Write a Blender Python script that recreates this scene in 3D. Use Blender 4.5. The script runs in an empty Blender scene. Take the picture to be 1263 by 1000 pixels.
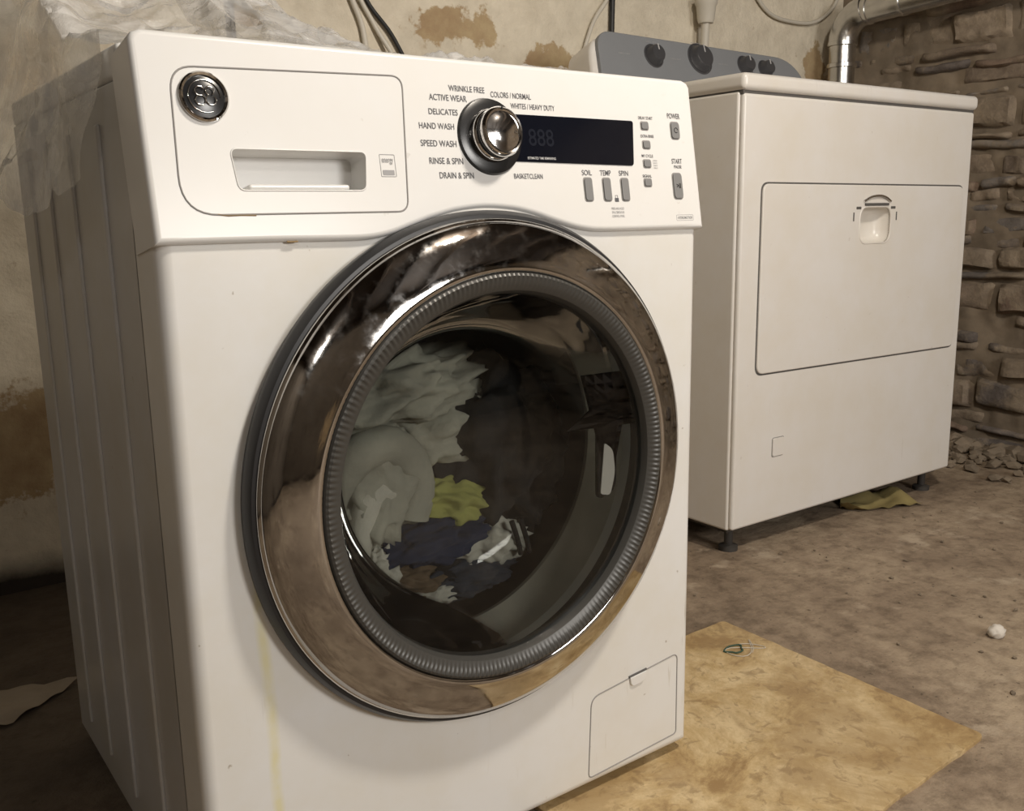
import bpy, bmesh, math, random
from mathutils import Vector, Matrix, noise as mn
random.seed(7)
scene=bpy.context.scene
COL=scene.collection

# ---------------------------------------------------------------- materials
def nmat(name):
    m=bpy.data.materials.new(name); m.use_nodes=True
    nt=m.node_tree; b=nt.nodes['Principled BSDF']
    return m,nt,b
def ramp(nt,fac,stops):
    r=nt.nodes.new('ShaderNodeValToRGB')
    els=r.color_ramp.elements
    while len(els)<len(stops): els.new(0.5)
    for e,(p,c) in zip(els,stops):
        e.position=p; e.color=(c[0],c[1],c[2],1)
    nt.links.new(fac,r.inputs[0]); return r.outputs[0]
def noise(nt,scale,detail=6,rough=.6,vec=None,dist=0):
    n=nt.nodes.new('ShaderNodeTexNoise'); n.inputs['Scale'].default_value=scale
    n.inputs['Detail'].default_value=detail; n.inputs['Roughness'].default_value=rough
    n.inputs['Distortion'].default_value=dist
    if vec is None:
        tc=nt.nodes.new('ShaderNodeTexCoord'); vec=tc.outputs['Object']
    nt.links.new(vec,n.inputs['Vector']); return n.outputs['Fac']
def bump(nt,b,h,strength=.3,dist=.01):
    bn=nt.nodes.new('ShaderNodeBump'); bn.inputs['Strength'].default_value=strength
    bn.inputs['Distance'].default_value=dist
    nt.links.new(h,bn.inputs['Height']); nt.links.new(bn.outputs[0],b.inputs['Normal'])
def mixc(nt,fac,a,b,mode='MIX'):
    m=nt.nodes.new('ShaderNodeMix'); m.data_type='RGBA'; m.blend_type=mode
    for s,v in ((0,fac),(6,a),(7,b)):
        if isinstance(v,(int,float)): m.inputs[s].default_value=v
        elif isinstance(v,tuple): m.inputs[s].default_value=(v[0],v[1],v[2],1)
        else: nt.links.new(v,m.inputs[s])
    return m.outputs[2]
def math_(nt,op,a,b=None,c=None):
    n=nt.nodes.new('ShaderNodeMath'); n.operation=op
    for i,v in enumerate((a,b,c)):
        if v is None: continue
        if isinstance(v,(int,float)): n.inputs[i].default_value=v
        else: nt.links.new(v,n.inputs[i])
    return n.outputs[0]
def mapped(nt,v,loc,sc):
    mp=nt.nodes.new('ShaderNodeMapping'); mp.inputs['Location'].default_value=loc; mp.inputs['Scale'].default_value=sc
    nt.links.new(v,mp.inputs[0]); return mp.outputs[0]
def simple(name,col,rough=.4,metal=0,var=.06,bs=0,bscale=40,coat=0):
    m,nt,b=nmat(name)
    c2=tuple(x*(1-var) for x in col)
    f=noise(nt,9,5)
    nt.links.new(ramp(nt,f,[(.35,c2),(.65,col)]),b.inputs['Base Color'])
    b.inputs['Roughness'].default_value=rough; b.inputs['Metallic'].default_value=metal
    b.inputs['Coat Weight'].default_value=coat
    if bs: bump(nt,b,noise(nt,bscale,4),bs,.002)
    return m
def grimy(name,col,amount,streak=None,speck=.3):
    m,nt,b=nmat(name); tc=nt.nodes.new('ShaderNodeTexCoord'); v=tc.outputs['Object']
    n1=noise(nt,5,7,.65,v)
    c=ramp(nt,n1,[(.35,tuple(col[i]*(1-amount*(.6,.9,1.6)[i]) for i in range(3))),(.62,col)])
    n2=noise(nt,1,5,.6,mapped(nt,v,(0,0,0),(70,70,5)))
    n3=noise(nt,2.3,3,.5,v)
    f=math_(nt,'MULTIPLY',ramp(nt,n2,[(.64,(0,0,0)),(.72,(1,1,1))]),ramp(nt,n3,[(.48,(0,0,0)),(.60,(1,1,1))]))
    f=math_(nt,'MULTIPLY',f,speck)
    c=mixc(nt,f,c,(.40,.35,.26))
    n4=noise(nt,55,3,.5,v)
    f=math_(nt,'MULTIPLY',ramp(nt,n4,[(.73,(0,0,0)),(.76,(1,1,1))]),speck)
    c=mixc(nt,f,c,(.25,.19,.12))
    if streak:
        sx,z0,z1=streak
        sp=nt.nodes.new('ShaderNodeSeparateXYZ'); nt.links.new(v,sp.inputs[0])
        wob=math_(nt,'MULTIPLY_ADD',noise(nt,4,3,.5,v),.03,sx-.015)
        d=math_(nt,'ABSOLUTE',math_(nt,'SUBTRACT',sp.outputs['X'],wob))
        a=ramp(nt,math_(nt,'MULTIPLY',d,100),[(.15,(1,1,1)),(.75,(0,0,0))])
        mr=nt.nodes.new('ShaderNodeMapRange'); mr.inputs[1].default_value=z1; mr.inputs[2].default_value=z1-.15; nt.links.new(sp.outputs['Z'],mr.inputs[0])
        brk=ramp(nt,noise(nt,16,4,.6,v),[(.35,(.15,.15,.15)),(.6,(1,1,1))])
        f=math_(nt,'MULTIPLY',math_(nt,'MULTIPLY',a,mr.outputs[0]),math_(nt,'MULTIPLY',brk,.75))
        c=mixc(nt,f,c,(.72,.67,.38))
    nt.links.new(c,b.inputs['Base Color']); b.inputs['Roughness'].default_value=.28
    return m
M={}
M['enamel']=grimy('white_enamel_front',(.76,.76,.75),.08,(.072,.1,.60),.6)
M['enamel_side_shade']=grimy('shaded_enamel_side',(.54,.545,.56),.12,None,.4)  # same white enamel as the front, side shade put into a greyer colour
M['dryer']=grimy('dryer_enamel',(.76,.74,.715),.07,None,.2)
M['plastic_white']=grimy('white_plastic',(.76,.76,.755),.03,None,.15)
M['groove']=simple('shadow_gap',(.10,.095,.09),.7)
M['groove_l']=simple('panel_gap',(.30,.29,.28),.7)
M['black']=simple('black_plastic',(.012,.012,.013),.25)
M['blackgloss']=simple('display_glass',(.006,.007,.012),.08)
M['rubber']=simple('dark_rubber',(.02,.02,.022),.4)
M['chrome']=simple('chrome',(.70,.69,.67),.07,1,.04)
m,nt,b=nmat('smoked_chrome'); n1=noise(nt,11,6,.6); n2=noise(nt,60,4,.6)
nt.links.new(ramp(nt,n1,[(.35,(.40,.385,.37)),(.65,(.56,.55,.54))]),b.inputs['Base Color']); b.inputs['Metallic'].default_value=1
nt.links.new(ramp(nt,n2,[(.45,(.05,.05,.05)),(.72,(.18,.18,.18))]),b.inputs['Roughness']); M['darkchrome']=m
M['knobchrome']=simple('knob_chrome',(.75,.74,.73),.10,1,.03)
M['greybtn']=simple('grey_button',(.22,.22,.22),.45)
M['ink']=simple('ink_grey',(.10,.10,.11),.6)
M['inklight']=simple('ink_light',(.35,.35,.36),.6)
M['digits']=simple('digits',(.016,.018,.026),.10)
M['inkwhite']=simple('ink_white',(.6,.6,.6),.6)
M['console']=simple('console_grey',(.23,.24,.255),.42,0,.05)
M['consknob']=simple('console_knob',(.06,.06,.065),.35)
M['galv']=simple('galvanized',(.74,.73,.71),.25,1,.25,.25,30)
M['steel']=simple('drum_steel',(.36,.35,.33),.35,.8,.1)
M['steelb']=simple('lip_steel',(.70,.67,.60),.38,.5,.2)
M['cable_w']=simple('cable_white',(.62,.58,.5),.5)
M['cable_b']=simple('cable_black',(.02,.02,.02),.5)
M['foot']=simple('foot_dark',(.05,.045,.04),.7)
M['paper']=simple('paper_yellow',(.36,.29,.12),.8,0,.3)
M['card']=simple('cardboard',(.34,.29,.23),.9,0,.3)
M['pebble']=simple('white_stone',(.7,.65,.58),.9,0,.2)
M['string']=simple('string_green',(.05,.09,.06),.8)
M['rust']=simple('rust_residue',(.36,.25,.12),.8,0,.4)
m,nt,b=nmat('ribbed_ring'); b.inputs['Base Color'].default_value=(.065,.063,.058,1); b.inputs['Roughness'].default_value=.38
b.inputs['Metallic'].default_value=.2; M['ribring']=m

def glassm(name,ior,tint):
    m=bpy.data.materials.new(name); m.use_nodes=True; nt=m.node_tree; nt.nodes.clear()
    o=nt.nodes.new('ShaderNodeOutputMaterial'); mx=nt.nodes.new('ShaderNodeMixShader'); tr=nt.nodes.new('ShaderNodeBsdfTransparent')
    gl=nt.nodes.new('ShaderNodeBsdfGlossy'); fr=nt.nodes.new('ShaderNodeFresnel'); fr.inputs[0].default_value=ior
    tr.inputs[0].default_value=(*tint,1); gl.inputs['Roughness'].default_value=.03
    nt.links.new(fr.outputs[0],mx.inputs[0]); nt.links.new(tr.outputs[0],mx.inputs[1]); nt.links.new(gl.outputs[0],mx.inputs[2]); nt.links.new(mx.outputs[0],o.inputs[0])
    return m
M['glass']=glassm('door_glass',1.50,(.85,.86,.84)); M['bowl']=glassm('bowl_glass',1.30,(.91,.92,.90))
m=bpy.data.materials.new('clear_poly_sheet'); m.use_nodes=True; nt=m.node_tree; nt.nodes.clear()
o=nt.nodes.new('ShaderNodeOutputMaterial'); mx=nt.nodes.new('ShaderNodeMixShader'); tr=nt.nodes.new('ShaderNodeBsdfTransparent')
b=nt.nodes.new('ShaderNodeBsdfPrincipled'); b.inputs['Base Color'].default_value=(.72,.71,.70,1); b.inputs['Roughness'].default_value=.09; b.inputs['Specular IOR Level'].default_value=1.0
b.inputs['Coat Weight'].default_value=.6
tr.inputs[0].default_value=(.95,.95,.94,1)
tc=nt.nodes.new('ShaderNodeTexCoord'); v=tc.outputs['Object']
f=noise(nt,6,7,.65,v,1.2); rr=ramp(nt,f,[(.38,(.32,.32,.32)),(.50,(.48,.48,.48)),(.62,(.74,.74,.74))])
vo=nt.nodes.new('ShaderNodeTexVoronoi'); vo.feature='DISTANCE_TO_EDGE'; vo.inputs['Scale'].default_value=13
wv=nt.nodes.new('ShaderNodeVectorMath'); wv.operation='MULTIPLY_ADD'
nn_=nt.nodes.new('ShaderNodeTexNoise'); nn_.inputs['Scale'].default_value=6; nt.links.new(v,nn_.inputs['Vector'])
nt.links.new(nn_.outputs['Color'],wv.inputs[0]); wv.inputs[1].default_value=(.25,.25,.25); nt.links.new(v,wv.inputs[2])
nt.links.new(wv.outputs[0],vo.inputs['Vector'])
hgt=math_(nt,'ADD',math_(nt,'MULTIPLY',vo.outputs['Distance'],1.5),f)
bn=nt.nodes.new('ShaderNodeBump'); bn.inputs['Strength'].default_value=.8; bn.inputs['Distance'].default_value=.014
nt.links.new(hgt,bn.inputs['Height']); nt.links.new(bn.outputs[0],b.inputs['Normal'])
nt.links.new(rr,mx.inputs[0]); nt.links.new(tr.outputs[0],mx.inputs[1]); nt.links.new(b.outputs[0],mx.inputs[2]); nt.links.new(mx.outputs[0],o.inputs[0])
M['sheet']=m

def wall_plaster(name,base,dark,patches):
    m,nt,b=nmat(name)
    tc=nt.nodes.new('ShaderNodeTexCoord'); v=tc.outputs['Object']
    n1=noise(nt,2.2,8,.65,v); n2=noise(nt,14,6,.6,v); n0=noise(nt,30,6,.65,v)
    c=ramp(nt,n1,[(.30,dark),(.42,tuple(x*.88 for x in base)),(.58,base)])
    c=mixc(nt,.40,c,ramp(nt,n2,[(.3,(.6,.57,.53)),(.6,(1,1,1))]),'MULTIPLY')
    c=mixc(nt,ramp(nt,n0,[(.64,(0,0,0)),(.70,(.5,.5,.5))]),c,(.40,.31,.20))
    brown=ramp(nt,n2,[(.3,(.34,.23,.13)),(.7,(.50,.39,.23))])
    for (cx,cz,rx,rz) in patches:
        mp=mapped(nt,v,(-cx/rx,0,-cz/rz),(1/rx,0,1/rz))
        ln=nt.nodes.new('ShaderNodeVectorMath'); ln.operation='LENGTH'; nt.links.new(mp,ln.inputs[0])
        a=math_(nt,'MULTIPLY_ADD',noise(nt,12,7,.65,v),2.4,ln.outputs['Value'])
        mm=math_(nt,'MULTIPLY',a,.5)
        fac=ramp(nt,mm,[(.90,(1,1,1)),(.97,(0,0,0))])
        c=mixc(nt,fac,c,brown)
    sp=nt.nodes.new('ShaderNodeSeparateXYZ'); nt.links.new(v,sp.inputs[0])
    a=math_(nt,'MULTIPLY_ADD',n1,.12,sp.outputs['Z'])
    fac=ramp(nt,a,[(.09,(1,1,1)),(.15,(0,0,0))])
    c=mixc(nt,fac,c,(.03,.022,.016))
    nt.links.new(c,b.inputs['Base Color']); b.inputs['Roughness'].default_value=.85
    bump(nt,b,math_(nt,'ADD',noise(nt,9,8,.65,v),math_(nt,'MULTIPLY',n0,.3)),.7,.018)
    return m
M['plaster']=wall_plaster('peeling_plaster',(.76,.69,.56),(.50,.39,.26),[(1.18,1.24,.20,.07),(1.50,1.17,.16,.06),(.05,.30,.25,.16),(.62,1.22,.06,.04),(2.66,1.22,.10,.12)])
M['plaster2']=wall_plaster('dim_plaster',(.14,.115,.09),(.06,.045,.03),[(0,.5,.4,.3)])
m,nt,b=nmat('old_concrete'); tc=nt.nodes.new('ShaderNodeTexCoord'); v=tc.outputs['Object']
n1=noise(nt,2.2,10,.70,v,.4); n2=noise(nt,22,8,.7,v); n3=noise(nt,5,6,.6,v)
c=ramp(nt,n1,[(.30,(.17,.125,.085)),(.47,(.31,.235,.165)),(.63,(.46,.365,.26))])
c=mixc(nt,.70,c,ramp(nt,n2,[(.35,(.42,.39,.36)),(.55,(1,1,1))]),'MULTIPLY')
c=mixc(nt,ramp(nt,n3,[(.60,(0,0,0)),(.67,(1,1,1))]),c,(.48,.39,.29))
n5=noise(nt,90,3,.5,v); c=mixc(nt,ramp(nt,n5,[(.67,(0,0,0)),(.71,(.8,.8,.8))]),c,(.09,.065,.045))
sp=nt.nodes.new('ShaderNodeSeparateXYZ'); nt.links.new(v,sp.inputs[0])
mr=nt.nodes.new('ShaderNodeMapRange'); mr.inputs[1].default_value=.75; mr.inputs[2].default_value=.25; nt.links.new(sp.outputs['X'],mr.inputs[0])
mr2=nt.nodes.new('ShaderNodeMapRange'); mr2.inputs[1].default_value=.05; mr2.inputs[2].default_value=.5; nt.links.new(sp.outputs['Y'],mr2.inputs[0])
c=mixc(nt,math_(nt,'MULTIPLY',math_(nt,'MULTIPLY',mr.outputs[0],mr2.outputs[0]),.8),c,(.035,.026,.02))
nt.links.new(c,b.inputs['Base Color']); b.inputs['Roughness'].default_value=.8
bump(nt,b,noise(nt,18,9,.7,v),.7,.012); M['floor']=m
m,nt,b=nmat('worn_board'); n1=noise(nt,7,12,.74,None,.5); n2=noise(nt,38,6,.65,None,1.0); n3=noise(nt,3.2,10,.75,None,.8)
c=ramp(nt,n1,[(.38,(.33,.21,.09)),(.47,(.54,.39,.19)),(.58,(.70,.55,.32))])
c=mixc(nt,ramp(nt,n3,[(.48,(0,0,0)),(.60,(.65,.65,.65))]),c,(.36,.24,.11))
c=mixc(nt,ramp(nt,n2,[(.54,(0,0,0)),(.64,(.60,.60,.60))]),c,(.27,.175,.08))
nt.links.new(c,b.inputs['Base Color']); b.inputs['Roughness'].default_value=.5; bump(nt,b,n1,.25,.003); M['mat']=m
m,nt,b=nmat('fieldstone'); at=nt.nodes.new('ShaderNodeAttribute'); at.attribute_name='Col'
n1=noise(nt,14,9,.75); n2=noise(nt,4,9,.72)
c=mixc(nt,.8,at.outputs['Color'],ramp(nt,n1,[(.3,(.55,.52,.5)),(.55,(1.0,.98,.96)),(.7,(1.5,1.45,1.4))]),'MULTIPLY')
c=mixc(nt,ramp(nt,n2,[(.46,(0,0,0)),(.54,(.9,.9,.9))]),c,ramp(nt,n1,[(.35,(.21,.165,.12)),(.6,(.36,.29,.21))]))
nt.links.new(c,b.inputs['Base Color']); b.inputs['Roughness'].default_value=.95
bump(nt,b,n1,.9,.012); M['stone']=m
M['mortar']=simple('crumbling_mortar',(.27,.215,.155),.95,0,.4,.7,20)
M['wood']=simple('joist_wood',(.05,.035,.024),.8,0,.4)
def cloth(name,col): return simple(name,col,.95,0,.3,.7,120)
M['c_grey']=cloth('towel_grey',(.40,.39,.34)); M['c_yel']=cloth('cloth_yellow',(.40,.40,.13)); M['c_blue']=cloth('cloth_blue',(.018,.028,.07))
M['c_blk']=cloth('cloth_black',(.015,.015,.018)); M['c_wht']=cloth('cloth_white',(.58,.56,.51)); M['c_brn']=cloth('cloth_brown',(.16,.11,.07)); M['c_slate']=cloth('cloth_slate',(.045,.052,.075))
M['c_refl']=simple('reflection_pale',(.55,.54,.5),.4)  # pale tone of the painted reflection in the door glass

# ---------------------------------------------------------------- helpers
def empty(name,loc=(0,0,0)):
    e=bpy.data.objects.new(name,None); e.empty_display_size=.05; COL.objects.link(e); e.location=loc; return e
def sharpen(me,ang):
    for p in me.polygons: p.use_smooth=True
    bm=bmesh.new(); bm.from_mesh(me); a=math.radians(ang)
    for e in bm.edges:
        if len(e.link_faces)==2: e.smooth = e.calc_face_angle(0)<a
    bm.to_mesh(me); bm.free()
def wn(o):
    md=o.modifiers.new('wn','WEIGHTED_NORMAL'); md.keep_sharp=True; md.mode='FACE_AREA'; md.weight=100
def link(name,me,mat=None,parent=None,mtx=None,smooth=True,ang=35):
    o=bpy.data.objects.new(name,me); COL.objects.link(o)
    if mat is not None: me.materials.append(M[mat] if isinstance(mat,str) else mat)
    if parent is not None: o.parent=parent
    if mtx is not None: o.matrix_local=mtx
    if smooth: sharpen(me,ang)
    return o
def mesh_from(name,vs,fs):
    me=bpy.data.meshes.new(name); me.from_pydata([tuple(v) for v in vs],[],fs); me.update(); return me
def fixn(me):
    bm=bmesh.new(); bm.from_mesh(me); bmesh.ops.recalc_face_normals(bm,faces=bm.faces); bm.to_mesh(me); bm.free()
def box(name,lo,hi,mat,parent=None,bev=0.0,seg=3,mtx=None):
    bm=bmesh.new(); bmesh.ops.create_cube(bm,size=1)
    for v in bm.verts:
        v.co=Vector([lo[i]+(v.co[i]+.5)*(hi[i]-lo[i]) for i in range(3)])
    if bev: bmesh.ops.bevel(bm,geom=list(bm.edges),offset=bev,segments=seg,profile=.5,affect='EDGES')
    me=bpy.data.meshes.new(name); bm.to_mesh(me); bm.free()
    o=link(name,me,mat,parent,mtx)
    if bev: wn(o)
    return o
def prism(name,pts,z0,z1,mat,parent=None,mtx=None,bev=0,seg=3,ang=35):
    bm=bmesh.new()
    a=[bm.verts.new((p[0],p[1],z0)) for p in pts]; b=[bm.verts.new((p[0],p[1],z1)) for p in pts]
    bm.faces.new(list(reversed(a))); top=bm.faces.new(b)
    n=len(pts)
    for i in range(n): bm.faces.new((a[i],a[(i+1)%n],b[(i+1)%n],b[i]))
    bmesh.ops.recalc_face_normals(bm,faces=bm.faces)
    if bev: bmesh.ops.bevel(bm,geom=list(top.edges),offset=bev,segments=seg,profile=.5,affect='EDGES')
    me=bpy.data.meshes.new(name); bm.to_mesh(me); bm.free()
    o=link(name,me,mat,parent,mtx,ang=ang); wn(o); return o
def rpoly(corners,rad,n=6):
    out=[]; N=len(corners)
    for i in range(N):
        p=Vector(corners[i]); a=Vector(corners[i-1]); b=Vector(corners[(i+1)%N])
        r=rad[i] if isinstance(rad,(list,tuple)) else rad
        da=(a-p).normalized(); db=(b-p).normalized()
        s=p+da*r; e=p+db*r
        for k in range(n+1):
            t=k/n; q=(1-t)**2*s+2*t*(1-t)*p+t*t*e
            out.append((q.x,q.y))
    return out
def rrect(x0,y0,x1,y1,r,n=6): return rpoly([(x0,y0),(x1,y0),(x1,y1),(x0,y1)],r,n)
def lathe(name,prof,mat,parent=None,mtx=None,seg=96,closed=False,ang=40):
    vs=[];fs=[];n=len(prof)
    for i in range(seg):
        a=2*math.pi*i/seg
        for r,h in prof: vs.append((r*math.cos(a),r*math.sin(a),h))
    for i in range(seg):
        j=(i+1)%seg
        for k in range(n if closed else n-1):
            l=(k+1)%n
            fs.append((i*n+k,j*n+k,j*n+l,i*n+l))
    me=mesh_from(name,vs,fs)
    bm=bmesh.new(); bm.from_mesh(me); bmesh.ops.remove_doubles(bm,verts=bm.verts,dist=1e-6)
    bmesh.ops.recalc_face_normals(bm,faces=bm.faces); bm.to_mesh(me); bm.free()
    return link(name,me,mat,parent,mtx,ang=ang)
def tube(name,pts,r,mat,parent=None,mtx=None,cyclic=False,res=3,spline='POLY'):
    cu=bpy.data.curves.new(name,'CURVE'); cu.dimensions='3D'; cu.bevel_depth=r; cu.bevel_resolution=res; cu.use_fill_caps=True
    if spline=='POLY':
        s=cu.splines.new('POLY'); s.points.add(len(pts)-1)
        for p,q in zip(s.points,pts): p.co=(q[0],q[1],q[2],1)
    else:
        s=cu.splines.new('BEZIER'); s.bezier_points.add(len(pts)-1)
        for p,q in zip(s.bezier_points,pts): p.co=q; p.handle_left_type='AUTO'; p.handle_right_type='AUTO'
        s.resolution_u=10
    s.use_cyclic_u=cyclic
    t=bpy.data.objects.new(name+'_tmp',cu); COL.objects.link(t)
    dg=bpy.context.evaluated_depsgraph_get(); me=bpy.data.meshes.new_from_object(t.evaluated_get(dg))
    bpy.data.objects.remove(t); me.materials.clear(); me.name=name
    return link(name,me,mat,parent,mtx,ang=60)
def text(name,s,x,y,w,h,mat,parent,mtx,z=.0004):
    cu=bpy.data.curves.new(name,'FONT'); cu.body=s; cu.size=1; cu.offset=.008
    t=bpy.data.objects.new(name+'_tmp',cu); COL.objects.link(t)
    dg=bpy.context.evaluated_depsgraph_get(); me=bpy.data.meshes.new_from_object(t.evaluated_get(dg))
    bpy.data.objects.remove(t); me.materials.clear()
    xs=[v.co.x for v in me.vertices]; ys=[v.co.y for v in me.vertices]
    cx=(min(xs)+max(xs))/2; cy=(min(ys)+max(ys))/2; sx=w/(max(xs)-min(xs)); sy=h/(max(ys)-min(ys))
    for v in me.vertices: v.co=((v.co.x-cx)*sx+x,(v.co.y-cy)*sy+y,z)
    return link(name,me,mat,parent,mtx,smooth=False)
def cut(o,cutter):
    for m_ in list(o.modifiers): o.modifiers.remove(m_)
    for m_ in list(cutter.modifiers): cutter.modifiers.remove(m_)
    bpy.context.view_layer.update()
    md=o.modifiers.new('b','BOOLEAN'); md.operation='DIFFERENCE'; md.object=cutter; md.solver='EXACT'
    dg=bpy.context.evaluated_depsgraph_get(); dg.update()
    me=bpy.data.meshes.new_from_object(o.evaluated_get(dg)); o.modifiers.clear()
    old=o.data; o.data=me; bpy.data.meshes.remove(old); bpy.data.objects.remove(cutter)
    sharpen(me,35); wn(o)
def blob(name,c,s,mat,parent,seed=0,amp=.35,freq=2.5,sub=5,rot=(0,0,0)):
    bm=bmesh.new(); bmesh.ops.create_icosphere(bm,subdivisions=sub,radius=1)
    from mathutils import Euler
    R=Euler(rot).to_matrix()
    for v in bm.verts:
        p=v.co.copy(); q=p*freq+Vector((seed*7.3,seed*3.1,seed))
        d=1+amp*(1-2*abs(mn.noise(q)))*.6+amp*.35*mn.noise(q*2.7)+amp*.25*(1-2*abs(mn.noise(q*2.1+Vector((3,3,3)))))-.1
        p=p*d; p=Vector((p.x*s[0],p.y*s[1],p.z*s[2])); v.co=R@p+Vector(c)
    me=bpy.data.meshes.new(name); bm.to_mesh(me); bm.free()
    return link(name,me,mat,parent,ang=180)

# ---------------------------------------------------------------- ROOM
XW,YW=2.80,1.30; XL,YF,ZC=-1.7,-3.2,2.15
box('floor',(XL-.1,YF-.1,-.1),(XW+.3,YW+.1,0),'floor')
box('ceiling',(XL-.1,YF-.1,ZC),(XW+.3,YW+.1,ZC+.1),'wood')
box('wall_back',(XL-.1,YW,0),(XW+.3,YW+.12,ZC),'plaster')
box('wall_left',(XL-.12,YF,0),(XL,YW,ZC),'plaster2')
box('wall_front',(XL-.1,YF-.12,0),(XW+.3,YF,ZC),'plaster2')
vs=[];fs=[]
for k in range(9):
    x0=XL+.3+k*.5
    b=len(vs)
    for x in (x0,x0+.05):
        for y in (YF,YW):
            for z in (ZC-.16,ZC): vs.append((x,y,z))
    for f in ((0,1,3,2),(4,6,7,5),(0,4,5,1),(2,3,7,6),(0,2,6,4),(1,5,7,3)): fs.append(tuple(b+i for i in f))
link('ceiling_joists',mesh_from('ceiling_joists',vs,fs),'wood',smooth=False)
# stone wall: every stone is its own displaced block
pal=[(.27,.215,.165),(.21,.18,.155),(.33,.265,.20),(.18,.155,.14),(.28,.205,.155),(.26,.235,.215),(.36,.295,.225)]
vs=[];fs=[];cols=[]
NYs,NZs=12,6
z=0.0
while z<ZC:
    h=random.choice((random.uniform(.025,.05),random.uniform(.05,.11))); y=YF-random.uniform(0,.2)
    while y<YW:
        l=random.uniform(.09,.36)
        y0,y1=y+.002,min(y+l,YW+.05)-.002; z0,z1=z+.001,min(z+h,ZC)-.001
        if y1-y0>.02 and z1-z0>.01:
            pr=random.uniform(-.006,.040); c=random.choice(pal); k=random.uniform(.8,1.15); c=(c[0]*k,c[1]*k,c[2]*k,1)
            t0,t1=random.uniform(-.012,.012),random.uniform(-.012,.012); b=len(vs); sd=random.uniform(0,50)
            for i in range(NYs+1):
                for j in range(NZs+1):
                    u=i/NYs; w=j/NZs
                    eu=min(u,1-u)*(y1-y0); ew=min(w,1-w)*(z1-z0)
                    e=min(1,eu/.012)**.5*min(1,ew/.010)**.5
                    yy=y0+(y1-y0)*u; zz=z0+(z1-z0)*w+t0*(1-u)+t1*u
                    q=Vector((yy*9,zz*9,0)); q2=Vector((yy*24+sd,zz*24,sd))
                    zz+=mn.noise(q)*.010; yy+=mn.noise(q+Vector((4,4,4)))*.010
                    xx=XW+.018-e*(pr+.018+mn.noise(q2)*.010+mn.noise(q2*2.5)*.005)
                    vs.append((xx,yy,zz))
            for i in range(NYs):
                for j in range(NZs):
                    k=b+i*(NZs+1)+j; fs.append((k,k+1,k+NZs+2,k+NZs+1)); cols.append(c)
        y+=l
    z+=h
me=mesh_from('wall_right',vs,fs)
ca=me.color_attributes.new('Col','FLOAT_COLOR','CORNER')
for p,c in zip(me.polygons,cols):
    for li in p.loop_indices: ca.data[li].color=c
wr=link('wall_right',me,'stone',ang=70)
NY,NZ=260,120; vs=[];fs=[]
for i in range(NY+1):
    for j in range(NZ+1):
        y=YF+(YW+.05-YF)*i/NY; z=ZC*j/NZ; p=Vector((y*6,z*6,3))
        vs.append((XW-.004+mn.noise(p)*.018+mn.noise(p*4)*.010,y,z))
for i in range(NY):
    for j in range(NZ): k=i*(NZ+1)+j; fs.append((k,k+1,k+NZ+2,k+NZ+1))
link('mortar_bed',mesh_from('mortar_bed',vs,fs),'mortar',wr,ang=180)
box('wall_backing',(XW+.05,YF,0),(XW+.25,YW+.05,ZC),'mortar',wr)

bm=bmesh.new()
for i in range(1100):
    x=XW-.08-abs(random.gauss(0,.12)); y=random.uniform(-1.0,YW-.06); s=random.uniform(.003,.018)*(1.6 if x>XW-.16 else 1)
    if random.random()<.13: x=random.uniform(1.12,2.6); y=random.uniform(-.5,.5); s=random.choice((random.uniform(.001,.0025),random.uniform(.0015,.004)))
    if x<2.28 and y>.45 : continue
    mt=Matrix.Translation((x,y,s*.75))@Matrix.Rotation(random.uniform(0,6),4,'Z')@Matrix.Diagonal((s*random.uniform(1,2),s*random.uniform(.8,1.5),s*.8,1))
    r=bmesh.ops.create_icosphere(bm,subdivisions=1,radius=1,matrix=mt)
    for v in r['verts']: v.co+=Vector((random.uniform(-1,1),random.uniform(-1,1),random.uniform(-.3,.6)))*s*.3
me=bpy.data.meshes.new('rubble_pile'); bm.to_mesh(me); bm.free(); link('rubble_pile',me,'mortar',smooth=False)

# ---------------------------------------------------------------- WASHER
WS=empty('washing_machine')
W=.686; D=.602
CX,CZ=.345,.482
def plate():
    N=160; x0,x1,z0,z1=0,W,.02,.785
    angs=sorted([2*math.pi*i/N for i in range(N)]+[math.atan2(a-CZ,b-CX)%(2*math.pi) for a in (z0,z1) for b in (x0,x1)])
    rings=[]
    rings.append([(CX+.232*math.cos(a),.05,CZ+.232*math.sin(a)) for a in angs])
    rings.append([(CX+.232*math.cos(a),.004,CZ+.232*math.sin(a)) for a in angs])
    def per(ins,y):
        out=[]
        for a in angs:
            c,s=math.cos(a),math.sin(a); t=1e9
            if c>1e-9:t=min(t,(x1-ins-CX)/c)
            if c<-1e-9:t=min(t,(x0+ins-CX)/c)
            if s>1e-9:t=min(t,(z1-ins-CZ)/s)
            if s<-1e-9:t=min(t,(z0+ins-CZ)/s)
            out.append((CX+t*c,y,CZ+t*s))
        return out
    R=.014
    for k in range(6):
        th=k/5*math.pi/2
        rings.append(per(R*(1-math.sin(th)),.004+R*(1-math.cos(th))))
    rings.append(per(0,.07))
    vs=[p for r in rings for p in r]; n=len(angs); fs=[]
    for k in range(len(rings)-1):
        for i in range(n):
            j=(i+1)%n; fs.append((k*n+i,k*n+j,(k+1)*n+j,(k+1)*n+i))
    me=mesh_from('front_panel',vs,fs); fixn(me)
    o=link('front_panel',me,'enamel',WS,ang=50); wn(o)
plate()
box('cabinet_side_left',(0,.066,.02),(.006,D,.893),'enamel_side_shade',WS,.002)
box('cabinet_side_right',(W-.006,.066,.02),(W,D,.893),'enamel_side_shade',WS,.002)
box('cabinet_back',(.006,D-.006,.02),(W-.006,D,.893),'enamel_side_shade',WS)
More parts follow.
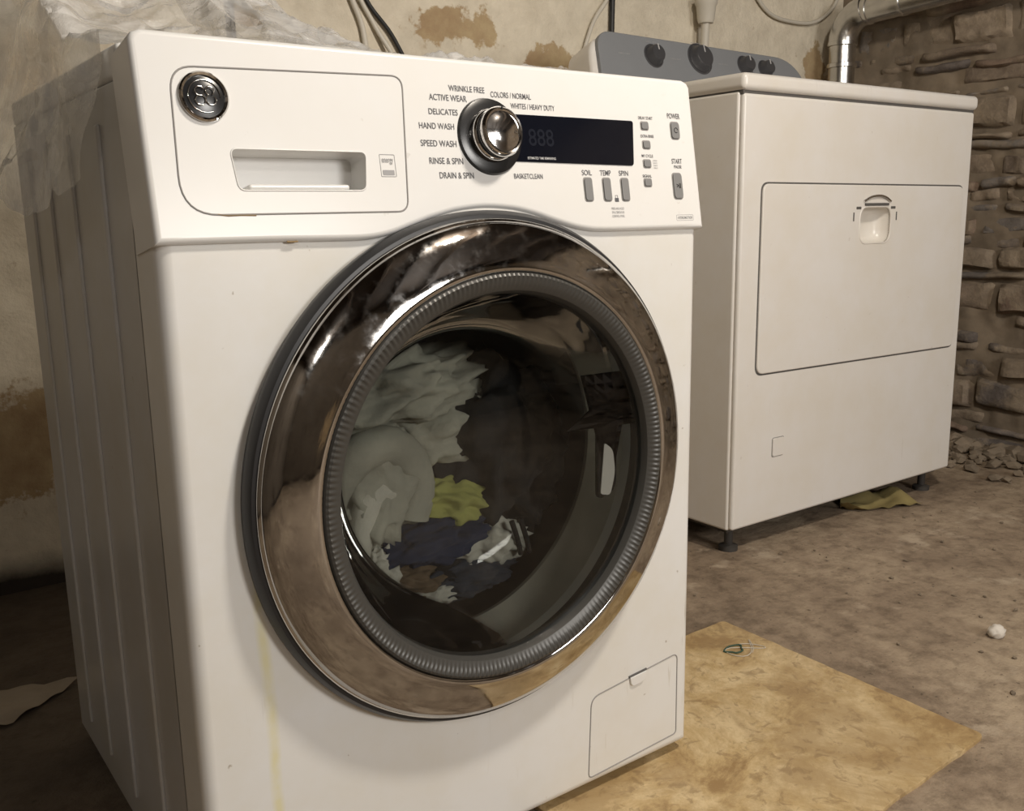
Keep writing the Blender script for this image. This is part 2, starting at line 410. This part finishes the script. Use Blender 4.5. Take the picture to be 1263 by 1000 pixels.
box('cabinet_base',(.006,.05,.02),(W-.006,D-.006,.03),'enamel_side_shade',WS)
box('top_cover',(0,.075,.893),(W,D+.002,.925),'plastic_white',WS,.006)
for i,y in enumerate((.16,.29,.41,.52)):
    box('side_rib_%d'%(i+1),(-.0035,y-.006,.06),(.002,y+.006,.86),'enamel_side_shade',WS,.003,3)
    box('side_rib_r%d'%(i+1),(W-.002,y-.006,.06),(W+.0035,y+.006,.86),'enamel_side_shade',WS,.003,3)
for i,(x,y) in enumerate(((.05,.06),(W-.05,.06),(.05,D-.06),(W-.05,D-.06))):
    lathe('foot_%d'%(i+1),[(0,.0065),(.022,.0065),(.022,.014),(.010,.016),(.010,.022),(0,.022)],'foot',WS,Matrix.Translation((x,y,0)),24)
L=math.hypot(.182,.03); es=Vector((0,.03/L,.182/L)); nn=Vector((0,-.182/L,.03/L))
PM=Matrix(((1,es.x,nn.x,0),(0,es.y,nn.y,0),(0,es.z,nn.z,.745),(0,0,0,1)))
arch=[(-.002,0),(.10,0),(.190,-.001),(.212,.000),(.232,.0035),(.255,.0105),(.279,.018),(.312,.0255),(.351,.029),(.390,.0265),(.417,.021),(.442,.0135),(.464,.0075),(.482,.0035),(.503,.0008),(.53,0),(W+.002,0)]
def smooth_arch(P,n=4):
    out=[]
    for i in range(len(P)-1):
        p0=P[max(i-1,0)];p1=P[i];p2=P[i+1];p3=P[min(i+2,len(P)-1)]
        for k in range(n):
            t=k/n
            out.append((p1[0]+(p2[0]-p1[0])*t, .5*((2*p1[1])+(-p0[1]+p2[1])*t+(2*p0[1]-5*p1[1]+4*p2[1]-p3[1])*t*t+(-p0[1]+3*p1[1]-3*p2[1]+p3[1])*t**3)))
    out.append(P[-1]); return out
top=[(W+.002,.178),(W-.002,.184),(W-.010,.187),(.010,.187),(.002,.184),(-.002,.178)]
T=.004
cp=prism('control_panel',smooth_arch(arch)+top,-.058,T,'plastic_white',WS,PM,bev=.006,seg=4)
hr=rpoly([(.079,.047),(.209,.047),(.2135,.085),(.075,.085)],.007)
ct=prism('cutter',hr,-.030,.03,'plastic_white',WS,PM)
cut(cp,ct)
box('recess_scoop',(.092,.049,-.0295),(.196,.055,-.004),'plastic_white',WS,.003,3,PM)
tube('recess_rim',[(x,y,T) for x,y in hr],.0008,'plastic_white',WS,PM,True,2)
dp=rpoly([(.024,.025),(.254,.026),(.265,.163),(.030,.156)],[.035,.012,.014,.022],8)
tube('drawer_seam',[(x,y,T) for x,y in dp],.0009,'groove_l',WS,PM,True,2)
tube('seam_residue',[(.056,.0255,T+.0001),(.066,.0243,T+.0001),(.078,.0247,T+.0001),(.092,.0243,T+.0001)],.0008,'rust',WS,PM,False,2)
tube('seam_residue_2',[(.120,-.0004,T-.003),(.126,-.0008,T-.003),(.131,-.0004,T-.003)],.0008,'rust',WS,PM,False,2)
bm_=PM@Matrix.Translation((.057,.130,T))
lathe('badge_rim',[(.0225,0),(.0225,.003),(.021,.0045),(.019,.0035),(.0185,.002)],'chrome',WS,bm_,64)
lathe('badge_face',[(0,.0045),(.008,.0040),(.014,.003),(.0187,.002)],'black',WS,bm_,64)
def arc(cx,cy,r,a0,a1,n=14,ry=None):
    return [(cx+r*math.cos(math.radians(a0+(a1-a0)*i/n)),cy+(ry or r)*math.sin(math.radians(a0+(a1-a0)*i/n)),.0054) for i in range(n+1)]
tube('badge_stroke_1',arc(-.0045,.004,.0042,20,330)+arc(-.0045,-.004,.0045,60,-250),.0006,'knobchrome',WS,bm_,False,2)
tube('badge_stroke_2',arc(.0045,.0045,.0038,-60,230)+arc(.0050,-.0035,.0046,110,400),.0006,'knobchrome',WS,bm_,False,2)
tube('badge_swirl',[(.0145*math.cos(a),.0145*math.sin(a),.0036) for a in [i*.12 for i in range(44)]],.0005,'knobchrome',WS,bm_,False,2)
lb=rrect(.228,.061,.245,.083,.001)
tube('label_outline',[(x,y,T) for x,y in lb],.0004,'inklight',WS,PM,True,1)
text('label_script','energy',.2365,.076,.013,.006,'inklight',WS,PM,T+.0004)
prism('label_bar',rrect(.230,.0625,.243,.0675,.0005,2),T,T+.0004,'inklight',WS,PM)
km=PM@Matrix.Translation((.366,.105,T))
lathe('knob_bezel',[(0,.005),(.034,.005),(.040,.0035),(.0415,0)],'black',WS,km,96)
lathe('selector_knob',[(.0275,.004),(.0285,.009),(.0275,.012),(.026,.0135),(.026,.019),(.027,.021),(.0265,.025),(.024,.028),(.0225,.0275),(.0215,.0258),(.020,.0258),(.015,.0280),(.007,.0290),(0,.0293)],'knobchrome',WS,km,96)
lathe('knob_dark_band',[(.0262,.014),(.0266,.0165),(.0262,.019)],'black',WS,km,96)
box('knob_pointer',(-.0008,.0215,.0275),(.0008,.0255,.029),'black',WS,.0003,2,km)
prism('display_window',rpoly([(.385,.079),(.575,.077),(.581,.131),(.385,.131)],.004,4),T-.001,T+.0012,'blackgloss',WS,PM,bev=.0006,seg=2)
text('display_digits','888',.436,.106,.036,.019,'digits',WS,PM,T+.0015)
text('display_caption','ESTIMATED TIME REMAINING',.434,.083,.040,.0028,'inkwhite',WS,PM,T+.0015)
lab=[('WRINKLE FREE',.343,.1545,.046,.0062),('ACTIVE WEAR',.318,.144,.047,.0065),('COLORS / NORMAL',.401,.151,.055,.0062),('WHITES / HEAVY DUTY',.430,.140,.062,.0060),
('DELICATES',.310,.129,.036,.0062),('HAND WASH',.300,.114,.043,.0064),('SPEED WASH',.300,.096,.044,.0066),('RINSE & SPIN',.307,.078,.042,.0066),('DRAIN & SPIN',.318,.063,.043,.0066),
('BASKETCLEAN',.413,.063,.040,.0056),('SOIL',.499,.068,.015,.0062),('TEMP',.528,.068,.017,.0062),('SPIN',.557,.068,.015,.0062),('POWER',.652,.140,.022,.0066),('START',.650,.084,.018,.0062),('PAUSE',.651,.077,.013,.0040),
('DELAY START',.603,.1355,.024,.0036),('EXTRA RINSE',.603,.1135,.022,.0036),('MY CYCLE',.600,.0895,.019,.0036),('SIGNAL',.596,.0650,.015,.0036)]
for s,x,y,w,h in lab: text('label_'+s.lower().replace(' ','_').replace('/','').replace('&','and'),s,x,y,w,h,'ink',WS,PM,T+.0004)
for k,s in enumerate(('PRESS AND HOLD','SPIN & TEMPERATURE','CONTROL PANEL')): text('lock_note_%d'%(k+1),s,.542,.026-.0045*k,.020,.0028,'inklight',WS,PM,T+.0004)
box('lock_icon',(.539,.034,T),(.545,.0385,T+.0004),'ink',WS,0,2,PM)
tube('lock_shackle',[(.5403,.0385,T),(.5403,.0415,T),(.5437,.0415,T),(.5437,.0385,T)],.0004,'ink',WS,PM,False,1)
text('motor_note','HYDROMOTION',.655,.0135,.026,.0034,'inklight',WS,PM,T+.0004)
tube('note_outline',[(x,y,T) for x,y in rrect(.640,.010,.670,.017,.0015,3)],.00025,'inklight',WS,PM,True,1)
def btn(n,x,y,w,h):
    prism(n+'_surround',rrect(x-w/2-.0012,y-h/2-.0012,x+w/2+.0012,y+h/2+.0012,min(w,h)*.35),T-.001,T+.0004,'groove_l',WS,PM)
    prism(n,rrect(x-w/2,y-h/2,x+w/2,y+h/2,min(w,h)*.33),T-.001,T+.0022,'greybtn',WS,PM,bev=.0008,seg=2)
for n,x in (('soil',.499),('temp',.528),('spin',.557)): btn(n+'_button',x,.0485,.0115,.026)
btn('power_button',.652,.122,.014,.020); btn('start_button',.647,.053,.015,.031)
text('start_glyph','>II',.647,.053,.007,.006,'black',WS,PM,T+.0026); tube('power_glyph',[(.652+.003*math.cos(a),.122+.003*math.sin(a),T+.0024) for a in [i*.5 for i in range(12)]],.0004,'black',WS,PM,False,1)
for n,x,y in (('delay',.600,.126),('rinse',.600,.103),('cycle',.598,.080),('signal',.596,.057)): btn(n+'_button',x,y,.0115,.0085)
for k in range(4): text('cycle_note_%d'%k,'SOUND ON',.612,.084-.003*k,.007,.0017,'inklight',WS,PM,T+.0004)

DM=Matrix.Translation((CX,0,CZ))@Matrix.Rotation(math.radians(90),4,'X')
lathe('door_gasket',[(.262,-.006),(.286,-.004),(.2895,.002),(.2895,.010),(.285,.018),(.276,.020)],'rubber',WS,DM,160)
lathe('door_outer_lip',[(.2805,.012),(.2815,.019),(.280,.023),(.277,.025)],'chrome',WS,DM,160)
lathe('door_chrome_ring',[(.2785,.014),(.279,.021),(.277,.0275),(.272,.033),(.262,.0385),(.250,.0430),(.240,.0465),(.232,.0490),(.2275,.0495),(.2255,.047)],'darkchrome',WS,DM,192,ang=60)
seg=920; prof=[(.226,.044),(.224,.0500),(.2215,.0520),(.216,.0510),(.211,.0485),(.206,.0455),(.203,.040),(.201,.030)]
vs=[];fs=[];n=len(prof)
for i in range(seg):
    a=2*math.pi*i/seg; rib=.0011*(1 if i%4<2 else 0)
    for k,(r,h) in enumerate(prof):
        hh=h-(rib if 2<=k<=3 else 0); vs.append((r*math.cos(a),r*math.sin(a),hh))
for i in range(seg):
    j=(i+1)%seg
    for k in range(n-1): fs.append((i*n+k,j*n+k,j*n+k+1,i*n+k+1))
me=mesh_from('door_ribbed_ring',vs,fs); fixn(me); link('door_ribbed_ring',me,'ribring',WS,DM,ang=25)
lathe('door_glass_front',[(0,.048),(.06,.0474),(.12,.0450),(.17,.0415),(.2025,.038)],'glass',WS,DM,128)
lathe('door_glass_bowl',[(.2025,.030),(.196,.010),(.186,-.020),(.172,-.050),(.160,-.068),(.145,-.078),(.12,-.083),(.06,-.086),(0,-.087)],'bowl',WS,DM,128)
lathe('door_inner_frame',[(.226,.030),(.226,-.006),(.235,-.008),(.236,-.05)],'ribring',WS,DM,128)
lathe('drum_lip',[(.236,-.02),(.222,-.045),(.215,-.06),(.210,-.07),(.212,-.078),(.250,-.10)],'steelb',WS,DM,128)
lathe('drum_shell',[(.250,-.10),(.250,-.44),(.235,-.455),(.05,-.44),(0,-.438)],'steel',WS,DM,128)
for k in range(3):
    a=math.radians(20+120*k)
    R=DM@Matrix.Rotation(a,4,'Z')
    prism('drum_paddle_%d'%(k+1),rpoly([(.2495,-.03),(.2495,.03),(.205,.012),(.205,-.012)],.008),-.42,-.12,'steel',WS,R)
LM=DM@Matrix.Translation((.150,0,0))
prism('glass_reflection_dark',rpoly([(.004,-.062),(.034,-.055),(.036,.05),(.014,.066),(.004,.06)],[.01,.015,.02,.02,.012]),.008,.014,'black',WS,LM,bev=.002)  # dark plate standing in for a reflection in the door glass
prism('glass_reflection_pale',rpoly([(.006,-.054),(.022,-.058),(.030,-.03),(.026,.00),(.012,.01)],[.004,.006,.01,.008,.004]),.014,.016,'c_refl',WS,LM)  # pale part of the same painted reflection
hp=rpoly([(.498,.033),(.661,.041),(.661,.163),(.503,.147)],[.008,.006,.010,.014])
FM=Matrix(((1,0,0,0),(0,0,-1,.004),(0,1,0,0),(0,0,0,1)))
tube('hatch_seam',[(x,y,0) for x,y in hp],.0009,'groove_l',WS,FM,True,2)
prism('hatch_tab',rpoly([(.572,.141),(.597,.143),(.600,.157),(.570,.155)],[.008,.008,.002,.002]),-.001,.003,'plastic_white',WS,FM,bev=.001)
tube('hatch_tab_gap',[(.569,.156,.001),(.601,.1585,.001)],.0014,'groove',WS,FM,False,2)

# laundry
LD=empty('laundry_pile')
blob('towel_fold',(.31,.19,.55),(.120,.07,.045),'c_grey',LD,1,.5,2.0,rot=(0,-.15,0))
blob('towel_top',(.365,.22,.50),(.115,.08,.070),'c_grey',LD,2,.5,2.4)
blob('towel_roll',(.27,.17,.44),(.075,.055,.080),'c_grey',LD,3,.5,2.2)
tube('towel_hem',[(.215,.15,.36),(.205,.14,.42),(.225,.125,.475),(.265,.12,.50),(.305,.125,.485),(.325,.13,.44),(.315,.13,.40)],.024,'c_grey',LD,spline='BEZIER',res=5)
tube('towel_hem_inner',[(.235,.13,.34),(.245,.125,.40),(.262,.12,.44),(.290,.125,.445)],.017,'c_wht',LD,spline='BEZIER',res=5)
blob('shirt_yellow',(.385,.15,.405),(.062,.04,.030),'c_yel',LD,4,.5,1.6,rot=(0,.2,0))
blob('shirt_blue',(.345,.135,.365),(.072,.04,.026),'c_blue',LD,5,.5,1.6,rot=(0,-.15,0))
blob('shirt_black',(.47,.19,.45),(.090,.09,.110),'c_blk',LD,6,.5,2)
blob('sock_white',(.430,.135,.345),(.055,.034,.030),'c_wht',LD,8,.5,1.6)
for k in range(2): tube('sock_stripe_%d'%k,[(.448+.014*k,.098,.376),(.453+.014*k,.092,.350),(.462+.014*k,.098,.328)],.0035,'c_blk',LD,spline='BEZIER')
blob('cloth_brown',(.300,.14,.320),(.060,.04,.022),'c_brn',LD,9,.5,1.8)
blob('cloth_stripe',(.325,.135,.300),(.050,.035,.016),'c_wht',LD,19,.6,2.2)
blob('cloth_slate',(.390,.14,.308),(.065,.04,.026),'c_slate',LD,10,.5,1.8)
blob('sock_cream',(.265,.125,.33),(.022,.02,.035),'c_wht',LD,11,.6,2.2)
blob('cloth_base',(.36,.25,.31),(.15,.12,.055),'c_blk',LD,12,.4,2)

# plastic sheet over the washer top/back
NU,NV=220,180; vs=[];fs=[]
for i in range(NU):
    for j in range(NV):
        u=i/(NU-1); v=j/(NV-1)
        x=-.13+u*.82; y=.10+v*.66
        base=.93
        g=math.exp(-((abs(x-.05)/.25)**4))*math.exp(-(max(0,.66-y)/.26)**2)
        g2=math.exp(-(((x-.35)/.38)**2+((y-.5)/.2)**2))
        z=base+.33*g+.05*g2
        dz=0
        if x<-.002:
            dz=(-.002-x)/.128
            z-=dz*(.13+.26*v); x=-.006-(.03+.09*v)*dz
        p=Vector((x*6,y*6,z*6))
        fold=(1-2*abs(mn.noise(p*1.3)))*.028+(1-2*abs(mn.noise(p*3.1)))*.013+(1-2*abs(mn.noise(p*7)))*.005
        z+=fold*min(1,v*3+.15); x+=mn.noise(p*1.7+Vector((9,0,0)))*.03*(1 if dz>0 else .3)
        if dz==0 and y<.61: z=max(z,.929)
        if dz>0 and z<.94 and y<.61: x=min(x,-.006)
        vs.append((x,y,z))
for i in range(NU-1):
    for j in range(NV-1): fs.append((i*NV+j,(i+1)*NV+j,(i+1)*NV+j+1,i*NV+j+1))
link('plastic_sheet',mesh_from('plastic_sheet',vs,fs),'sheet',ang=180)

# ---------------------------------------------------------------- DRYER
DR=empty('clothes_dryer',(1.335,.490,0)); DR.rotation_euler=(0,0,-.0111)
bpy.context.view_layer.update()
DW,DD=.884,.62; Z0,Z1=.063,1.043
box('dryer_cabinet',(0,.012,Z0),(DW,DD,1.006),'dryer',DR,.006,3)
box('dryer_front_panel',(.004,0,Z0+.002),(DW-.004,.016,1.003),'dryer',DR,.007,4)
box('dryer_top',(-.003,-.006,1.008),(DW+.003,DD+.004,Z1),'dryer',DR,.012,5)
box('dryer_top_gap',(.004,.004,1.000),(DW-.004,DD-.004,1.010),'groove',DR)
FD=Matrix(((1,0,0,0),(0,0,-1,0),(0,1,0,0),(0,0,0,1)))
dc=[(.066,.413),(.848,.405),(.846,.818),(.067,.822)]
def grow(c,g): return [(c[0][0]-g,c[0][1]-g),(c[1][0]+g,c[1][1]-g),(c[2][0]+g,c[2][1]+g),(c[3][0]-g,c[3][1]+g)]
prism('door_gap',rpoly(grow(dc,.0035),.022),-.004,.0008,'groove',DR,FD)
dd=prism('dryer_door',rpoly(dc,.020),-.003,.005,'dryer',DR,FD,bev=.003,seg=3)
ctr=(.470,.728)
for nm in ('dryer_door','door_gap','dryer_front_panel','dryer_cabinet'):
    ct=prism('cutter',rrect(.409,.686,.531,.770,.028,8),-.045,.05,'dryer',DR,FD); cut(bpy.data.objects[nm],ct)
inner=rrect(.4085,.6855,.5315,.7705,.0285,8)
vs=[];fs=[]
levs=[(1.0,.0055),(.99,-.002),(.95,-.016),(.85,-.028),(.6,-.033),(.2,-.034)]
for s,h in levs:
    for (x,y) in inner: vs.append((ctr[0]+(x-ctr[0])*s,ctr[1]+(y-ctr[1])*s,h))
n=len(inner)
for k in range(len(levs)-1):
    for i in range(n): fs.append((k*n+i,k*n+(i+1)%n,(k+1)*n+(i+1)%n,(k+1)*n+i))
fs.append(tuple((len(levs)-1)*n+i for i in range(n)))
me=mesh_from('handle_cup',vs,fs); link('handle_cup',me,'dryer',DR,FD,ang=60)
tube('handle_rim',[(x,y,.0045) for x,y in inner],.002,'dryer',DR,FD,True,3)
tube('handle_arc',[(.418,.783,.007),(.442,.7925,.009),(.471,.796,.010),(.500,.7925,.009),(.524,.783,.007)],.0028,'knobchrome',DR,FD,spline='BEZIER')
prism('handle_slot',rrect(.424,.773,.518,.779,.002),.0045,.0075,'groove',DR,FD)
for k,x in enumerate((.384,.553)): box('handle_slot_%d'%(k+1),(x-.002,.738,.004),(x+.002,.758,.0056),'groove',DR,0,2,FD)
for k,x in enumerate((.402,.538)): box('handle_clip_%d'%(k+1),(x-.009,.765,.004),(x+.009,.771,.0062),'groove',DR,.001,2,FD)
prism('access_plug',rrect(.131,.217,.169,.259,.005),0,.0032,'dryer',DR,FD,bev=.0012)
tube('access_plug_seam',[(x,y,.0003) for x,y in rrect(.130,.216,.170,.260,.005)],.0008,'groove_l',DR,FD,True,2)
for i,(x,y) in enumerate(((.05,.05),(DW-.05,.05),(.05,DD-.05),(DW-.05,DD-.05))):
    lathe('dryer_foot_%d'%(i+1),[(0,0),(.022,0),(.022,.010),(.010,.014),(.010,.066),(0,.066)],'foot',DR,Matrix.Translation((x,y,0)),24)
box('dryer_base',(.02,.03,Z0-.012),(DW-.02,DD-.02,Z0+.004),'foot',DR)
th=math.radians(20)
CM=Matrix.Translation((.0,.455,Z1-.002))@Matrix.Rotation(math.radians(90)-th,4,'X')
face=rpoly([(.022,0),(.832,0),(.806,.160),(.045,.178)],[.004,.004,.10,.05],10)
body=rpoly([(.0,0),(.845,0),(.816,.155),(.03,.172)],[.004,.004,.10,.06],10)
prism('console_housing',body,-.10,-.008,'dryer',DR,CM,bev=.012,seg=4)
prism('console_face',face,-.010,.004,'console',DR,CM,bev=.004,seg=3)
for i,(x,y,r) in enumerate(((.222,.122,.028),(.392,.128,.038),(.568,.122,.026),(.650,.118,.024))):
    K=CM@Matrix.Translation((x,y,.003))
    lathe('console_knob_%d_bezel'%(i+1),[(r*1.12,0),(r*1.15,.002),(r*1.02,.003)],'consknob',DR,K,48)
    lathe('console_knob_%d'%(i+1),[(r,0),(r,.004),(r*.86,.010),(r*.80,.020),(r*.72,.023),(0,.024)],'consknob',DR,K,48)
    box('console_knob_%d_mark'%(i+1),(-.0012,r*.2,.0235),(.0012,r*.75,.025),'inkwhite',DR,0,2,K)
for i,(x,y) in enumerate(((.222,.160),(.392,.1715),(.568,.152),(.650,.145),(.30,.12),(.48,.12),(.12,.12))):
    text('console_print_%d'%(i+1),'NORMAL' if i%2 else 'TIMED DRY',x,y,.04,.004,'inklight',DR,CM,.0045)

# ---------------------------------------------------------------- small things
edge=[]
base=rpoly([(.42,-.262),(1.058,-.236),(1.066,.272),(.44,.262)],.012)
for i in range(len(base)):
    a=Vector(base[i]); b_=Vector(base[(i+1)%len(base)]); n=max(1,int((b_-a).length/.012))
    for k in range(n):
        p=a.lerp(b_,k/n); q=Vector((p.x*30,p.y*30,0)); edge.append((p.x+mn.noise(q)*.002,p.y+mn.noise(q+Vector((7,7,0)))*.002))
prism('floor_mat',edge,0,.006,'mat',None,Matrix(),bev=.0015,seg=2)
blob('plaster_chip',(1.406,-.073,.010),(.015,.012,.011),'pebble',None,3,.5,2,3)
tube('rubber_band',[(.985+.018*math.cos(a)*(1+.3*math.sin(3*a)),.175+.013*math.sin(a),.0078) for a in [i*.3 for i in range(21)]],.0016,'string')
tube('string_scrap',[(1.00+.035*math.sin(a*1.3),.165+.020*math.cos(a*2.1),.0074) for a in [i*.25 for i in range(30)]],.0007,'cable_w')
def sheetobj(name,pts,mat,z=.012,seed=1):
    n=12; vs=[];fs=[]
    a,b,c,d=[Vector(p) for p in pts]
    for i in range(n+1):
        for j in range(n+1):
            u=i/n;v=j/n; p=(a*(1-u)+b*u)*(1-v)+(d*(1-u)+c*u)*v
            vs.append((p.x,p.y,.003+z*abs(mn.noise(Vector((p.x*13,p.y*13,seed))))*2))
    for i in range(n):
        for j in range(n): k=i*(n+1)+j; fs.append((k,k+n+1,k+n+2,k+1))
    link(name,mesh_from(name,vs,fs),mat,ang=180)
sheetobj('yellow_paper',[(1.80,.53),(2.03,.44),(2.08,.56),(1.90,.60)],'paper',.02,2)
sheetobj('cardboard_scrap',[(-.17,.87),(.035,.785),(-.09,.695),(-.17,.76)],'card',.012,5)

DU=empty('vent_duct')
tube('duct_riser',[(2.66,1.20,.5),(2.66,1.20,1.0),(2.66,1.20,1.315)],.043,'galv',DU,res=10)
el=[]
for k in range(9):
    a=math.radians(86*k/8); el.append((2.66,1.20-.09*(1-math.cos(a)),1.315+.09*math.sin(a)))
tube('duct_elbow',el,.047,'galv',DU,res=10)
tube('duct_run',[(2.66,1.125,1.403),(2.66,.2,1.45),(2.66,-1.2,1.52)],.044,'galv',DU,res=10)
for k,(p) in enumerate(((2.66,1.20,1.310),(2.66,1.20,1.24))):
    lathe('duct_collar_%d'%(k+1),[(.043,-.008),(.0485,-.006),(.0485,.006),(.043,.008)],'galv',DU,Matrix.Translation(p),48)
for k,y in enumerate((1.10,.98)):
    lathe('duct_seam_%d'%(k+1),[(.043,-.006),(.0475,-.004),(.0475,.004),(.043,.006)],'galv',DU,Matrix.Translation((2.66,y,1.403+(1.125-y)*.05))@Matrix.Rotation(math.radians(90),4,'X'),48)
CB=empty('wall_cables')
yb=YW-.012
tube('cable_1',[(.86,yb,1.6),(.885,yb,1.30),(.93,yb,1.22),(.98,yb-.02,1.12),(1.0,yb,.9)],.006,'cable_w',CB,spline='BEZIER')
tube('cable_2',[(.90,yb,1.6),(.90,yb,1.30),(.985,yb,1.19),(1.03,yb,1.10),(1.04,yb,.9)],.005,'cable_b',CB,spline='BEZIER')
tube('cable_3',[(.845,yb,1.6),(.865,yb,1.30),(.90,yb,1.20),(.90,yb,.9)],.007,'cable_w',CB,spline='BEZIER')
tube('cable_4',[(.58,yb,1.7),(.575,yb,1.25),(.58,yb,1.0)],.008,'cable_b',CB,spline='BEZIER')
tube('cable_5',[(1.72,yb,1.7),(1.70,yb,1.40),(1.62,yb,1.28),(1.58,yb,1.15),(1.58,yb,.9)],.006,'cable_w',CB,spline='BEZIER')
tube('cable_6',[(1.715,yb,1.7),(1.70,yb,1.38),(1.695,yb,1.20),(1.69,yb,.9)],.008,'cable_b',CB,spline='BEZIER')
tube('cable_7',[(2.25,yb,1.62),(2.33,yb,1.43),(2.50,yb,1.38),(2.70,yb,1.43),(2.78,yb,1.55)],.006,'cable_w',CB,spline='BEZIER')
BX=empty('hose_connector')
lathe('connector_cup',[(0,1.325),(.022,1.325),(.026,1.335),(.030,1.375),(.034,1.380),(.034,1.395),(.028,1.398),(0,1.398)],'cable_w',BX,Matrix.Translation((2.045,YW-.05,0)),32)
tube('connector_hose_1',[(2.055,YW-.05,1.7),(2.058,YW-.05,1.5),(2.055,YW-.05,1.39)],.012,'cable_b',BX)
tube('connector_hose_2',[(2.030,YW-.05,1.7),(2.035,YW-.05,1.5),(2.035,YW-.05,1.39)],.008,'plastic_white',BX)
tube('connector_pipe',[(2.045,YW-.05,1.335),(2.05,YW-.04,1.2),(2.05,YW-.02,.9)],.013,'cable_w',BX)

# ---------------------------------------------------------------- light
def lamp(name,loc,power,col,size,target=None,sy=None):
    l=bpy.data.lights.new(name,'AREA' if target else 'POINT'); l.energy=power; l.color=col
    o=bpy.data.objects.new(name,l); COL.objects.link(o); o.location=loc
    if target:
        l.shape='RECTANGLE'; l.size=size; l.size_y=sy
        o.rotation_euler=(Vector(target)-Vector(loc)).to_track_quat('-Z','Y').to_euler()
    else: l.shadow_soft_size=size
    return o
lamp('ceiling_bulb',(.80,-.80,1.93),78,(1,.905,.78),.09)
lamp('far_fill',(-.9,-2.0,1.9),26,(1,.94,.85),.08)  # added fill light behind left of the camera, no bulb there
lamp('front_fill',(1.2,-3.1,1.45),48,(1,.96,.91),.9,(.9,0,.6),.6)  # added soft fill from behind the camera, not a real window
w=bpy.data.worlds.new('World'); scene.world=w; w.use_nodes=True
w.node_tree.nodes['Background'].inputs[0].default_value=(.9,.85,.8,1); w.node_tree.nodes['Background'].inputs[1].default_value=.05
scene.view_settings.view_transform='Standard'

# ---------------------------------------------------------------- camera
yaw,pit,roll=.6307,.1971,-.0174
fw=Vector((math.sin(yaw)*math.cos(pit),math.cos(yaw)*math.cos(pit),-math.sin(pit)))
r=Vector((math.cos(yaw),-math.sin(yaw),0)); u=r.cross(fw)
r2=r*math.cos(roll)+u*math.sin(roll); u2=-r*math.sin(roll)+u*math.cos(roll)
cam=bpy.data.cameras.new('camera'); co=bpy.data.objects.new('camera',cam); COL.objects.link(co)
cam.sensor_width=36; cam.sensor_fit='HORIZONTAL'; cam.lens=1176.3*36/1263; cam.clip_start=.02
co.matrix_world=Matrix(((r2.x,u2.x,-fw.x,-.2494),(r2.y,u2.y,-fw.y,-.8624),(r2.z,u2.z,-fw.z,.7659),(0,0,0,1)))
scene.camera=co
